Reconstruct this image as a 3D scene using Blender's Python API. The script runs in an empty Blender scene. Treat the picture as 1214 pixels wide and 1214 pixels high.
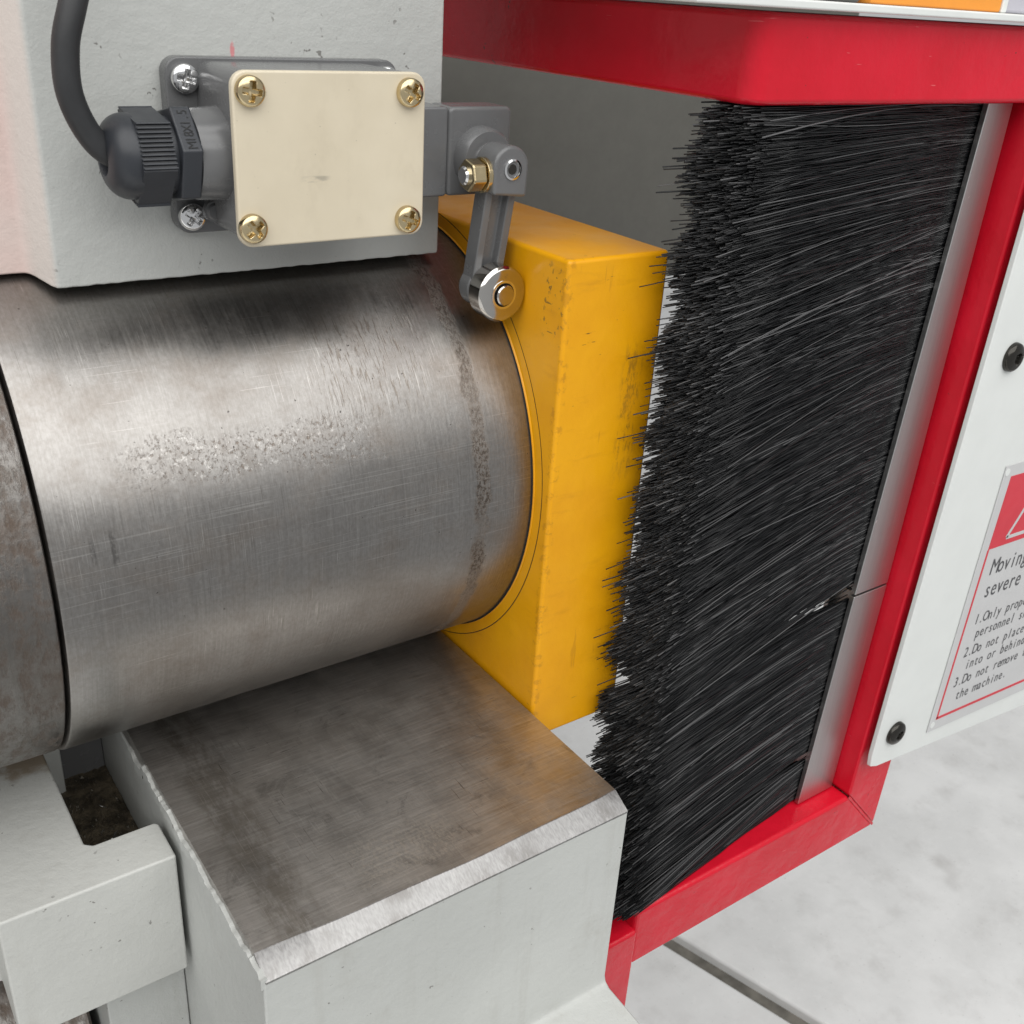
import bpy, bmesh, math, random
import numpy as np
from mathutils import Vector, Matrix

random.seed(7)
rng = np.random.default_rng(11)
S = bpy.context.scene
COL = S.collection
MM = 0.001
PI = math.pi

# ------------------------------------------------------------------ camera, light, exposure
cam_d = bpy.data.cameras.new('camera')
cam = bpy.data.objects.new('camera', cam_d)
COL.objects.link(cam)
S.camera = cam
CAM = Vector((-0.21334, -0.36539, 0.16968))
yaw, pitch, roll = 0.63780, 0.45960, -0.06490
fw = Vector((math.sin(yaw) * math.cos(pitch), math.cos(yaw) * math.cos(pitch), -math.sin(pitch)))
rt = fw.cross(Vector((0, 0, 1))).normalized()
dn = fw.cross(rt)
r2 = rt * math.cos(roll) + dn * math.sin(roll)
d2 = -rt * math.sin(roll) + dn * math.cos(roll)
m = Matrix((r2, -d2, -fw)).transposed().to_4x4()
m.translation = CAM
cam.matrix_world = m
cam_d.sensor_width = 36
cam_d.lens = 36 * 1256.87 / 1214
cam_d.clip_start = 0.01
cam_d.clip_end = 100
cam_d.dof.use_dof = True
cam_d.dof.focus_distance = 0.39
cam_d.dof.aperture_fstop = 45

W = bpy.data.worlds.new('World')
S.world = W
W.use_nodes = True
W.node_tree.nodes['Background'].inputs[0].default_value = (0.97, 0.985, 1.0, 1)
W.node_tree.nodes['Background'].inputs[1].default_value = 0.36


def area(name, loc, target, sx, sy, power, col=(1, 1, 1)):
    d = bpy.data.lights.new(name, 'AREA')
    d.shape = 'RECTANGLE'
    d.size, d.size_y, d.energy, d.color = sx, sy, power, col
    o = bpy.data.objects.new(name, d)
    COL.objects.link(o)
    o.location = loc
    o.rotation_euler = (Vector(target) - Vector(loc)).to_track_quat('-Z', 'Y').to_euler()
    return o


# a tall workshop skylight in front of the machine: three glazed rows with bars between them
SKY_C = Vector((-0.60, -1.52, 2.04))
SKY_T = Vector((0.0, -0.05, 0.05))
sky_up = (SKY_T - SKY_C).to_track_quat('-Z', 'Y') @ Vector((0, 1, 0))
for k in (-1, 0, 1):
    c = SKY_C + sky_up * (k * 0.98)
    area('skylight_row', c, c + (SKY_T - SKY_C), 5.2, 0.84, 33, (1.0, 0.99, 0.97))

S.render.engine = 'CYCLES'
S.cycles.use_denoising = True
S.cycles.max_bounces = 6
S.view_settings.view_transform = 'Standard'
S.view_settings.look = 'None'
S.view_settings.gamma = 1
S.view_settings.exposure = 0.32
S.view_settings.use_curve_mapping = False


# ------------------------------------------------------------------ materials
class G:
    def __init__(s, name):
        s.m = bpy.data.materials.new(name)
        s.m.use_nodes = True
        s.t = s.m.node_tree
        s.b = s.t.nodes['Principled BSDF']

    def put(s, sock, v):
        if isinstance(v, bpy.types.NodeSocket):
            s.t.links.new(v, sock)
        elif isinstance(v, (tuple, list)) and len(v) == 3 and sock.type == 'RGBA':
            sock.default_value = (*v, 1)
        else:
            sock.default_value = v

    def node(s, ty, out=0, props=None, **kw):
        n = s.t.nodes.new(ty)
        for k, v in (props or {}).items():
            setattr(n, k, v)
        for k, v in kw.items():
            key = int(k[1:]) if k[0] == 'i' and k[1:].isdigit() else k.replace('_', ' ')
            s.put(n.inputs[key], v)
        return n.outputs[out]

    def coord(s, kind='Object'):
        n = s.t.nodes.new('ShaderNodeTexCoord')
        return n.outputs[kind]

    def geo(s):
        return s.t.nodes.new('ShaderNodeNewGeometry').outputs['Position']

    def scale(s, v, sc, off=(0, 0, 0), rot=(0, 0, 0)):
        return s.node('ShaderNodeMapping', Vector=v, Location=off, Rotation=rot, Scale=sc)

    def noise(s, v, scale=1, detail=4, rough=0.55, dist=0.0):
        return s.node('ShaderNodeTexNoise', Vector=v, Scale=scale, Detail=detail, Roughness=rough, Distortion=dist)

    def ramp(s, f, a, b, lo=0.0, hi=1.0):
        return s.node('ShaderNodeMapRange', Value=f, props={'interpolation_type': 'SMOOTHSTEP'},
                      i1=a, i2=b, i3=lo, i4=hi)

    def math(s, op, a, b=0.0):
        return s.node('ShaderNodeMath', props={'operation': op}, i0=a, i1=b)

    def mix(s, f, a, b, mode='MIX'):
        n = s.t.nodes.new('ShaderNodeMix')
        n.data_type = 'RGBA'
        n.blend_type = mode
        s.put(n.inputs[0], f)
        s.put(n.inputs[6], a)
        s.put(n.inputs[7], b)
        return n.outputs[2]

    def xyz(s, v):
        n = s.t.nodes.new('ShaderNodeSeparateXYZ')
        s.t.links.new(v, n.inputs[0])
        return n.outputs

    def bump(s, h, strength=0.3, dist=0.0005, normal=None):
        kw = dict(Strength=strength, Distance=dist, Height=h)
        if normal is not None:
            kw['Normal'] = normal
        return s.node('ShaderNodeBump', **kw)

    def set(s, **kw):
        for k, v in kw.items():
            s.put(s.b.inputs[k.replace('_', ' ')], v)
        return s.m


def plain(name, col, rough=0.4, metal=0.0, wear=0.06, bump=0.0, bscale=600, spec=0.5, coat=0.0):
    g = G(name)
    v = g.coord()
    n = g.noise(v, 45, 5)
    c = g.mix(g.ramp(n, 0.3, 0.7), tuple(max(0, x * (1 - wear)) for x in col), tuple(min(1, x * (1 + wear)) for x in col))
    n2 = g.noise(v, 160, 4)
    kw = dict(Base_Color=c, Metallic=metal, Roughness=g.ramp(n2, 0.25, 0.75, rough * 0.85, rough * 1.15))
    kw['Specular_IOR_Level'] = spec
    kw['Coat_Weight'] = coat
    if bump:
        kw['Normal'] = g.bump(g.noise(v, bscale, 3), bump, 0.0004)
    return g.set(**kw)


def paint_grey(name, col, pink=False, bump=0.35, grime=0.25, rust=None):
    g = G(name)
    v = g.geo()
    big = g.noise(v, 9, 5, 0.6)
    c = g.mix(g.ramp(big, 0.3, 0.7), tuple(x * 0.93 for x in col), tuple(min(1, x * 1.05) for x in col))
    # grey-brown grime smears
    sm = g.ramp(g.noise(v, 28, 7, 0.65), 0.56, 0.8)
    c = g.mix(g.math('MULTIPLY', sm, grime), c, (0.27, 0.25, 0.21))
    # small dark chips and specks
    sp = g.ramp(g.noise(v, 380, 2, 0.5), 0.685, 0.72)
    sp2 = g.ramp(g.noise(v, 50, 2, 0.5), 0.54, 0.62)
    c = g.mix(g.math('MULTIPLY', g.math('MULTIPLY', sp, sp2), 0.7), c, (0.10, 0.09, 0.08))
    run = g.ramp(g.noise(g.scale(v, (120, 120, 9), (1, 3, 2)), 1, 5, 0.65), 0.52, 0.74)
    c = g.mix(g.math('MULTIPLY', run, grime * 0.5), c, (0.30, 0.285, 0.25))
    if rust:
        x = g.xyz(v)
        rn = g.math('MULTIPLY', g.math('SUBTRACT', g.noise(v, 160, 5, 0.65), 0.5), 0.016)
        rm = g.math('MULTIPLY', bell(g, g.math('ADD', x[0], rn), rust[0], rust[2]), bell(g, g.math('ADD', x[1], rn), rust[1], rust[3]))
        c = g.mix(g.math('MULTIPLY', rm, 0.8), c, (0.17, 0.115, 0.06))
    if pink:
        x = g.xyz(v)
        edge = g.ramp(x[0], -0.1415, -0.1435)
        c = g.mix(edge, c, (0.62, 0.57, 0.53))
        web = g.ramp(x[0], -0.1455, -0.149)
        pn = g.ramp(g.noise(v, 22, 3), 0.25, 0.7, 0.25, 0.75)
        c = g.mix(g.math('MULTIPLY', web, pn), c, (0.64, 0.46, 0.42))  # pink of red reflected light, painted into the web's colour
        # red marker flecks left on the front face
        dx = g.math('DIVIDE', g.math('SUBTRACT', x[0], -0.0848), 0.0009)
        dz = g.math('DIVIDE', g.math('SUBTRACT', x[2], 0.1478), 0.0032)
        q = g.math('ADD', g.math('MULTIPLY', dx, dx), g.math('MULTIPLY', dz, dz))
        q = g.math('ADD', q, g.math('MULTIPLY', g.noise(v, 900, 3), 1.2))
        c = g.mix(g.ramp(q, 1.5, 0.7, 0, 0.75), c, (0.65, 0.16, 0.18))
    h = g.math('ADD', g.math('MULTIPLY', g.noise(v, 300, 3), 0.8), g.math('MULTIPLY', g.noise(v, 1300, 2), 0.25))
    return g.set(Base_Color=c, Roughness=g.ramp(g.noise(v, 80, 4), 0.3, 0.7, 0.38, 0.52),
                 Normal=g.bump(h, bump, 0.0009))


def steel_common(g, uv, along, tint=1.0, stain=0.6, brown=(0.20, 0.145, 0.10), rough=(0.30, 0.46)):
    """uv in metres; `along` = scale that stretches the polishing lines"""
    lines = g.noise(g.scale(uv, along), 1.0, 6, 0.7)
    cloud = g.noise(uv, 24, 6, 0.62)
    cloud2 = g.noise(g.scale(uv, (1, 1, 1), (3.3, 1.7, 0)), 55, 6, 0.65)
    base = g.mix(g.ramp(lines, 0.3, 0.7), (0.455 * tint, 0.435 * tint, 0.415 * tint), (0.555 * tint, 0.535 * tint, 0.51 * tint))
    grain = g.noise(g.scale(uv, (along[0] * 0.5, max(along[1], 500), 500)), 1.0, 4, 0.7)
    base = g.mix(g.ramp(grain, 0.35, 0.7, 0.0, 0.45), base, (0.33 * tint, 0.305 * tint, 0.28 * tint))
    base = g.mix(g.ramp(cloud, 0.42, 0.72, 0, stain), base, (0.27 * tint, 0.25 * tint, 0.225 * tint))
    base = g.mix(g.math('MULTIPLY', g.ramp(cloud2, 0.46, 0.72), stain * 0.9), base, brown)
    rg = g.math('ADD', g.ramp(cloud2, 0.3, 0.75, rough[0], rough[1]), g.math('MULTIPLY', g.math('SUBTRACT', lines, 0.5), 0.22))
    h = g.math('ADD', g.math('MULTIPLY', lines, 0.45), g.math('MULTIPLY', grain, 0.5))
    return base, rg, h


def bell(g, val, centre, half):
    d = g.math('DIVIDE', g.math('SUBTRACT', val, centre), half)
    return g.ramp(g.math('ABSOLUTE', d), 1.0, 0.45)


def steel_roll():
    g = G('worn_roll_steel')
    uv = g.coord('UV')
    base, rg, h = steel_common(g, uv, (1700, 26, 1), 0.62, 0.24, rough=(0.31, 0.43))
    x = g.xyz(uv)
    u, v = x[0], x[1]
    # pitted band worn round the roll near the yellow block
    wob = g.math('MULTIPLY', g.math('SUBTRACT', g.noise(g.scale(uv, (60, 90, 1)), 1, 4), 0.5), 0.008)
    band = bell(g, g.math('ADD', u, wob), -0.0200, 0.0036)
    pits = g.ramp(g.noise(g.scale(uv, (900, 520, 1)), 1, 6, 0.8), 0.47, 0.55)
    bandfade = g.ramp(g.noise(g.scale(uv, (8, 30, 1)), 1, 3), 0.3, 0.55)
    bp = g.math('MULTIPLY', g.math('MULTIPLY', band, pits), bandfade)
    base = g.mix(g.math('MULTIPLY', bp, 0.9), base, (0.075, 0.06, 0.05))
    base = g.mix(g.math('MULTIPLY', band, 0.22), base, (0.20, 0.175, 0.15))
    # rows of pits and bruises facing the camera
    wv = g.math('MULTIPLY', g.math('SUBTRACT', g.noise(uv, 70, 3), 0.5), 0.018)
    reg = g.math('MULTIPLY', bell(g, g.math('ADD', u, wv), -0.098, 0.052), bell(g, g.math('ADD', g.math('ADD', v, wv), g.math('MULTIPLY', u, -0.06)), 0.105, 0.0085))
    p2 = g.ramp(g.noise(g.scale(uv, (820, 560, 1)), 1, 6, 0.8), 0.53, 0.63)
    pr = g.math('MULTIPLY', reg, p2)
    base = g.mix(g.math('MULTIPLY', pr, 0.6), base, (0.16, 0.115, 0.08))
    reg2 = g.math('MULTIPLY', bell(g, g.math('ADD', u, wv), -0.055, 0.026), bell(g, v, 0.076, 0.024))
    p3 = g.ramp(g.noise(g.scale(uv, (1300, 130, 1), (0.4, 0.2, 0)), 1, 4, 0.6), 0.55, 0.62)
    pr2 = g.math('MULTIPLY', reg2, p3)
    base = g.mix(g.math('MULTIPLY', pr2, 0.5), base, (0.15, 0.12, 0.09))
    # a sheaf of long slanting scratches low on the face, short turning marks elsewhere
    low = g.math('MULTIPLY', g.ramp(v, 0.104, 0.116), g.ramp(v, 0.150, 0.128))
    sc = g.noise(g.scale(uv, (16, 2400, 1), (0, 0, 0), (0, 0, 0.16)), 1, 1, 0.5)
    scr = g.math('MULTIPLY', g.math('MULTIPLY', g.ramp(sc, 0.62, 0.645), low), g.ramp(g.noise(uv, 26, 2), 0.38, 0.55))
    sc2 = g.noise(g.scale(uv, (26, 1900, 1), (0.7, 0.3, 0), (0, 0, 0.24)), 1, 1, 0.5)
    scr = g.math('MAXIMUM', scr, g.math('MULTIPLY', g.ramp(sc2, 0.69, 0.71), g.ramp(g.noise(g.scale(uv, (1, 1, 1), (2, 5, 0)), 20, 2), 0.5, 0.6)))
    base = g.mix(g.math('MULTIPLY', scr, 0.30), base, (0.62, 0.60, 0.57))
    tm = g.noise(g.scale(uv, (3000, 70, 1), (0.2, 0.9, 0), (0, 0, 0.03)), 1, 1, 0.5)
    tmb = g.math('MULTIPLY', g.ramp(tm, 0.66, 0.69), g.ramp(g.noise(g.scale(uv, (1, 1, 1), (5, 1, 0)), 30, 3), 0.48, 0.62))
    base = g.mix(g.math('MULTIPLY', tmb, 0.35), base, (0.64, 0.62, 0.59))
    tmd = g.math('MULTIPLY', g.ramp(tm, 0.34, 0.31), g.ramp(g.noise(g.scale(uv, (1, 1, 1), (1, 7, 0)), 30, 3), 0.5, 0.62))
    base = g.mix(g.math('MULTIPLY', tmd, 0.4), base, (0.12, 0.105, 0.09))
    # bright burrs raised among the pits
    burr = g.math('MULTIPLY', reg, g.ramp(g.noise(g.scale(uv, (420, 330, 1), (0.5, 0.4, 0)), 1, 6, 0.8), 0.55, 0.63))
    base = g.mix(g.math('MULTIPLY', burr, 0.42), base, (0.74, 0.72, 0.69))
    # thin drying stains in brown and a darker smear band
    ds = g.ramp(g.noise(g.scale(uv, (34, 60, 1), (3, 2, 0)), 1, 7, 0.72), 0.50, 0.70)
    base = g.mix(g.math('MULTIPLY', ds, 0.25), base, (0.18, 0.15, 0.125))
    # sparse dark specks, long dark rub marks
    spk = g.ramp(g.noise(uv, 640, 1, 0.4), 0.775, 0.80)
    base = g.mix(g.math('MULTIPLY', spk, 0.7), base, (0.06, 0.05, 0.045))
    rub = g.math('MULTIPLY', bell(g, u, -0.1467, 0.0012), bell(g, v, 0.1184, 0.007))
    rub = g.math('MAXIMUM', rub, g.math('MULTIPLY', bell(g, u, -0.1526, 0.0009), bell(g, v, 0.1184, 0.005)))
    rub = g.math('MULTIPLY', rub, g.ramp(g.noise(g.scale(uv, (900, 500, 1)), 1, 3), 0.3, 0.6))
    base = g.mix(g.math('MULTIPLY', rub, 0.6), base, (0.09, 0.085, 0.08))
    hh = g.math('SUBTRACT', h, g.math('MULTIPLY', g.math('ADD', bp, g.math('ADD', pr, g.math('MULTIPLY', pr2, 0.5))), 1.6))
    rg = g.math('ADD', rg, g.math('MULTIPLY', g.math('ADD', band, spk), 0.15))
    return g.set(Base_Color=base, Metallic=1.0, Roughness=rg, Normal=g.bump(hh, 0.26, 0.0002))


def steel_rusty():
    g = G('rusty_roll_steel')
    uv = g.coord('UV')
    base, rg, h = steel_common(g, uv, (900, 60, 1), 0.50, 0.7, (0.14, 0.10, 0.075))
    r = g.ramp(g.noise(g.scale(uv, (260, 120, 1)), 1, 7, 0.75), 0.42, 0.66)
    base = g.mix(g.math('MULTIPLY', r, 0.6), base, (0.14, 0.098, 0.072))
    return g.set(Base_Color=base, Metallic=0.9, Roughness=g.math('ADD', rg, g.math('MULTIPLY', r, 0.25)),
                 Normal=g.bump(g.math('SUBTRACT', h, g.math('MULTIPLY', r, 0.8)), 0.5, 0.0003))


def steel_plate():
    g = G('worn_plate_steel')
    uv = g.geo()
    base, rg, h = steel_common(g, uv, (60, 1100, 60), 1.05, 0.36, (0.235, 0.222, 0.205), (0.37, 0.50))
    x = g.xyz(uv)
    # brown oil stain near the yellow block, pale scuff at the front
    bst = g.math('MULTIPLY', bell(g, x[0], -0.024, 0.026), bell(g, x[1], -0.116, 0.040))
    bst = g.math('MULTIPLY', bst, g.ramp(g.noise(uv, 60, 5), 0.25, 0.6))
    base = g.mix(g.math('MULTIPLY', bst, 0.12), base, (0.25, 0.165, 0.10))
    dk = g.ramp(g.noise(g.scale(uv, (40, 16, 1), (0.2, 0.5, 0)), 1, 5, 0.6), 0.42, 0.68)
    base = g.mix(g.math('MULTIPLY', dk, 0.42), base, (0.17, 0.162, 0.15))
    w1 = g.node('ShaderNodeTexNoise', Vector=g.scale(uv, (1, 1, 1), (1.3, 0.4, 0)), Scale=26.0, Detail=7.0, Roughness=0.68, Distortion=2.2)
    wl = g.math('MULTIPLY', g.ramp(w1, 0.50, 0.68), g.ramp(g.noise(g.scale(uv, (900, 60, 1), (0, 0, 0), (0, 0, 0.7)), 1, 4, 0.7), 0.35, 0.65))
    base = g.mix(g.math('MULTIPLY', wl, 0.55), base, (0.60, 0.58, 0.55))
    wd = g.ramp(w1, 0.44, 0.30)
    base = g.mix(g.math('MULTIPLY', wd, 0.5), base, (0.15, 0.142, 0.13))
    lft = g.math('MULTIPLY', bell(g, x[0], -0.121, 0.011), g.ramp(g.noise(g.scale(uv, (160, 60, 1)), 1, 5, 0.7), 0.35, 0.6))
    base = g.mix(g.math('MULTIPLY', lft, 0.5), base, (0.17, 0.145, 0.11))
    sa = g.noise(g.scale(uv, (2400, 70, 1), (0, 0, 0), (0, 0, 0.5)), 1, 1)
    sb = g.noise(g.scale(uv, (60, 2600, 1), (1, 0, 0), (0, 0, -0.2)), 1, 1)
    ss = g.math('MAXIMUM', g.ramp(sa, 0.655, 0.68), g.ramp(sb, 0.655, 0.68))
    base = g.mix(g.math('MULTIPLY', ss, 0.22), base, (0.64, 0.62, 0.59))
    sf = g.math('MULTIPLY', bell(g, x[0], -0.078, 0.026), bell(g, x[1], -0.136, 0.014))
    sf = g.math('MULTIPLY', sf, g.ramp(g.noise(g.scale(uv, (900, 420, 1)), 1, 6, 0.75), 0.45, 0.62))
    base = g.mix(g.math('MULTIPLY', sf, 0.6), base, (0.60, 0.56, 0.50))
    # chisel cracks: short dark lines across and along
    ck = g.math('MULTIPLY', g.ramp(g.noise(g.scale(uv, (1500, 60, 1), (0, 0, 0), (0, 0, 0.12)), 1, 2), 0.675, 0.70), g.ramp(g.noise(uv, 34, 2), 0.53, 0.62))
    ck2 = g.math('MULTIPLY', g.ramp(g.noise(g.scale(uv, (110, 1700, 1), (0.3, 0, 0), (0, 0, 0.05)), 1, 2), 0.665, 0.69), g.ramp(g.noise(g.scale(uv, (1, 1, 1), (0.7, 0.1, 0)), 30, 2), 0.5, 0.6))
    cr = g.math('MAXIMUM', ck, ck2)
    base = g.mix(g.math('MULTIPLY', cr, 0.55), base, (0.07, 0.062, 0.055))
    hh = g.math('SUBTRACT', h, g.math('MULTIPLY', cr, 1.5))
    return g.set(Base_Color=base, Metallic=0.95, Roughness=rg, Normal=g.bump(hh, 0.35, 0.00025))


def steel_ground():
    g = G('fresh_ground_steel')
    uv = g.geo()
    ln = g.noise(g.scale(uv, (1500, 500, 200), (0, 0, 0), (0, 0, 0.45)), 1, 3, 0.6)
    cl = g.noise(uv, 70, 5, 0.6)
    c = g.mix(g.ramp(ln, 0.3, 0.7), (0.27, 0.265, 0.26), (0.40, 0.395, 0.39))
    c = g.mix(g.ramp(cl, 0.45, 0.7, 0, 0.7), c, (0.20, 0.19, 0.18))
    scf = g.ramp(g.noise(g.scale(uv, (700, 200, 200), (0, 0, 0), (0, 0, -0.5)), 1, 4, 0.7), 0.56, 0.66)
    c = g.mix(g.math('MULTIPLY', scf, 0.25), c, (0.58, 0.57, 0.56))
    return g.set(Base_Color=c, Metallic=1.0, Roughness=g.ramp(ln, 0.3, 0.7, 0.38, 0.48), Normal=g.bump(ln, 0.04, 0.0001))


def yellow_paint():
    g = G('yellow_paint')
    v = g.geo()
    n = g.noise(v, 30, 6, 0.6)
    c = g.mix(g.ramp(n, 0.3, 0.7), (0.74, 0.325, 0.003), (0.80, 0.375, 0.004))
    st = g.ramp(g.noise(g.scale(v, (40, 40, 160), (0.1, 0.2, 0.3)), 1, 6, 0.65), 0.57, 0.76)
    c = g.mix(g.math('MULTIPLY', st, 0.35), c, (0.50, 0.20, 0.01))
    sc = g.math('MULTIPLY', g.ramp(g.noise(g.scale(v, (120, 120, 700), (0, 0, 0), (0.4, 0.3, 0)), 1, 3, 0.6), 0.70, 0.74), g.ramp(g.noise(v, 24, 2), 0.52, 0.64))
    c = g.mix(g.math('MULTIPLY', sc, 0.8), c, (0.07, 0.045, 0.02))
    # chipped, rubbed area by the roller and upright edge
    x = g.xyz(v)
    reg = g.math('MULTIPLY', bell(g, x[1], -0.0905, 0.0075), g.math('MULTIPLY', bell(g, x[2], 0.076, 0.016), bell(g, x[0], 0.002, 0.004)))
    ch = g.math('MULTIPLY', reg, g.ramp(g.noise(g.scale(v, (400, 400, 300), (0.3, 0.8, 0.1)), 1, 4, 0.65), 0.58, 0.62))
    c = g.mix(g.math('MULTIPLY', ch, 0.85), c, (0.13, 0.075, 0.03))
    ed = g.math('MULTIPLY', g.math('MULTIPLY', bell(g, x[0], 0.0025, 0.0035), bell(g, x[1], -0.0965, 0.0035)), g.ramp(g.noise(v, 260, 5, 0.7), 0.52, 0.62))
    c = g.mix(g.math('MULTIPLY', ed, 0.5), c, (0.45, 0.19, 0.01))
    rb = g.math('MULTIPLY', g.math('MULTIPLY', bell(g, x[0], 0.035, 0.006), bell(g, x[2], 0.034, 0.032)), g.ramp(g.noise(g.scale(v, (500, 500, 160)), 1, 6, 0.75), 0.46, 0.62))
    c = g.mix(g.math('MULTIPLY', rb, 0.55), c, (0.16, 0.085, 0.02))
    hair = g.math('MULTIPLY', g.ramp(g.noise(g.scale(v, (260, 260, 26), (0.5, 0.1, 0.9), (0.25, 0.2, 0.1)), 1, 3), 0.66, 0.70), g.ramp(g.noise(v, 33, 2), 0.46, 0.58))
    c = g.mix(g.math('MULTIPLY', hair, 0.35), c, (0.40, 0.16, 0.01))
    sm = g.ramp(g.noise(g.scale(v, (30, 30, 12), (2, 2, 2)), 1, 6, 0.7), 0.50, 0.72)
    c = g.mix(g.math('MULTIPLY', sm, 0.22), c, (0.52, 0.235, 0.02))
    h = g.math('SUBTRACT', g.noise(v, 120, 4), g.math('MULTIPLY', g.math('ADD', ch, sc), 0.8))
    return g.set(Base_Color=c, Roughness=g.ramp(g.noise(v, 50, 4), 0.3, 0.7, 0.28, 0.45), Normal=g.bump(h, 0.30, 0.0008), Specular_IOR_Level=0.38)


def red_paint():
    g = G('red_gloss_paint')
    v = g.geo()
    n = g.noise(v, 20, 5, 0.6)
    c = g.mix(g.ramp(n, 0.3, 0.7), (0.55, 0.006, 0.019), (0.64, 0.009, 0.028))
    ch = g.math('MULTIPLY', g.ramp(g.noise(v, 210, 3, 0.6), 0.70, 0.73), g.ramp(g.noise(v, 17, 2), 0.52, 0.6))
    c = g.mix(g.math('MULTIPLY', ch, 0.9), c, (0.06, 0.03, 0.025))
    scr = g.math('MULTIPLY', g.ramp(g.noise(g.scale(v, (90, 90, 900), (0, 0, 0), (0.2, 0.6, 0.2)), 1, 2), 0.755, 0.78), 0.35)
    c = g.mix(scr, c, (0.75, 0.25, 0.25))
    h = g.math('ADD', g.math('MULTIPLY', g.noise(v, 75, 3), 1.0), g.math('MULTIPLY', g.noise(v, 420, 2), 0.12))
    return g.set(Base_Color=c, Roughness=0.26, Normal=g.bump(h, 0.5, 0.0012), Specular_IOR_Level=0.38)


def aluminium():
    g = G('satin_aluminium')
    v = g.geo()
    ln = g.noise(g.scale(v, (900, 900, 30)), 1, 4, 0.6)
    c = g.mix(g.ramp(ln, 0.3, 0.7), (0.57, 0.56, 0.55), (0.61, 0.60, 0.59))
    dn_ = g.ramp(g.noise(v, 330, 2), 0.73, 0.76)
    c = g.mix(dn_, c, (0.9, 0.88, 0.86))
    return g.set(Base_Color=c, Metallic=1.0, Roughness=0.36, Normal=g.bump(g.math('ADD', g.math('MULTIPLY', ln, 0.3), dn_), 0.10, 0.0002))


def concrete():
    g = G('pale_concrete')
    v = g.geo()
    a = g.noise(v, 5.5, 7, 0.6)
    b = g.noise(g.scale(v, (1, 1, 1), (4, 2, 0)), 22, 5, 0.6)
    c = g.mix(g.ramp(a, 0.35, 0.65), (0.72, 0.72, 0.71), (0.83, 0.83, 0.82))
    c = g.mix(g.ramp(b, 0.48, 0.8, 0, 0.5), c, (0.56, 0.55, 0.535))
    sp = g.ramp(g.noise(v, 9, 3, 0.5), 0.62, 0.8)
    c = g.mix(g.math('MULTIPLY', sp, 0.5), c, (0.32, 0.30, 0.28))
    gr = g.ramp(g.noise(v, 240, 2, 0.6), 0.66, 0.74)
    c = g.mix(g.math('MULTIPLY', gr, 0.35), c, (0.30, 0.29, 0.27))
    fs = g.ramp(g.noise(v, 90, 5, 0.7), 0.5, 0.75)
    c = g.mix(g.math('MULTIPLY', fs, 0.35), c, (0.86, 0.86, 0.85))
    return g.set(Base_Color=c, Roughness=0.62, Normal=g.bump(b, 0.2, 0.004))


def sludge():
    g = G('greasy_metal_swarf')
    v = g.geo()
    n = g.noise(v, 130, 6, 0.7)
    c = g.mix(g.ramp(n, 0.35, 0.65), (0.035, 0.028, 0.018), (0.13, 0.105, 0.07))
    fl = g.ramp(g.noise(g.scale(v, (700, 250, 400), (0, 0, 0), (0, 0, 0.6)), 1, 3, 0.6), 0.60, 0.68)
    c = g.mix(g.math('MULTIPLY', fl, 0.7), c, (0.55, 0.50, 0.42))
    return g.set(Base_Color=c, Roughness=0.4, Normal=g.bump(g.math('ADD', n, fl), 0.9, 0.002))


def cream_plastic():
    g = G('cream_plastic')
    v = g.geo()
    x = g.xyz(v)
    c = g.mix(g.ramp(g.noise(v, 45, 5), 0.3, 0.7), (0.60, 0.53, 0.40), (0.645, 0.575, 0.44))
    dirt = g.ramp(g.noise(g.scale(v, (60, 60, 35)), 1, 6, 0.7), 0.52, 0.75)
    c = g.mix(g.math('MULTIPLY', dirt, 0.22), c, (0.40, 0.34, 0.24))
    sm = g.math('MULTIPLY', g.math('MULTIPLY', bell(g, x[0], -0.0765, 0.0052), bell(g, x[2], 0.1168, 0.0011)), g.ramp(g.noise(g.scale(v, (300, 300, 900)), 1, 4), 0.35, 0.6))
    c = g.mix(g.math('MULTIPLY', sm, 0.55), c, (0.24, 0.22, 0.18))
    fl = g.ramp(g.noise(v, 700, 1), 0.77, 0.80)
    c = g.mix(g.math('MULTIPLY', fl, 0.5), c, (0.2, 0.17, 0.12))
    return g.set(Base_Color=c, Roughness=g.ramp(dirt, 0, 1, 0.36, 0.5), Normal=g.bump(g.noise(v, 500, 3), 0.05, 0.0004))


def bristle_mat():
    g = G('black_nylon_bristle')
    r = g.t.nodes.new('ShaderNodeNewGeometry').outputs['Random Per Island']
    c = g.mix(g.ramp(r, 0.76, 1.0), (0.005, 0.0055, 0.0065), (0.12, 0.12, 0.122))  # glints put into the colour: random bristles painted paler for sheen
    return g.set(Base_Color=c, Roughness=0.33, Specular_IOR_Level=0.42)


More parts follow.
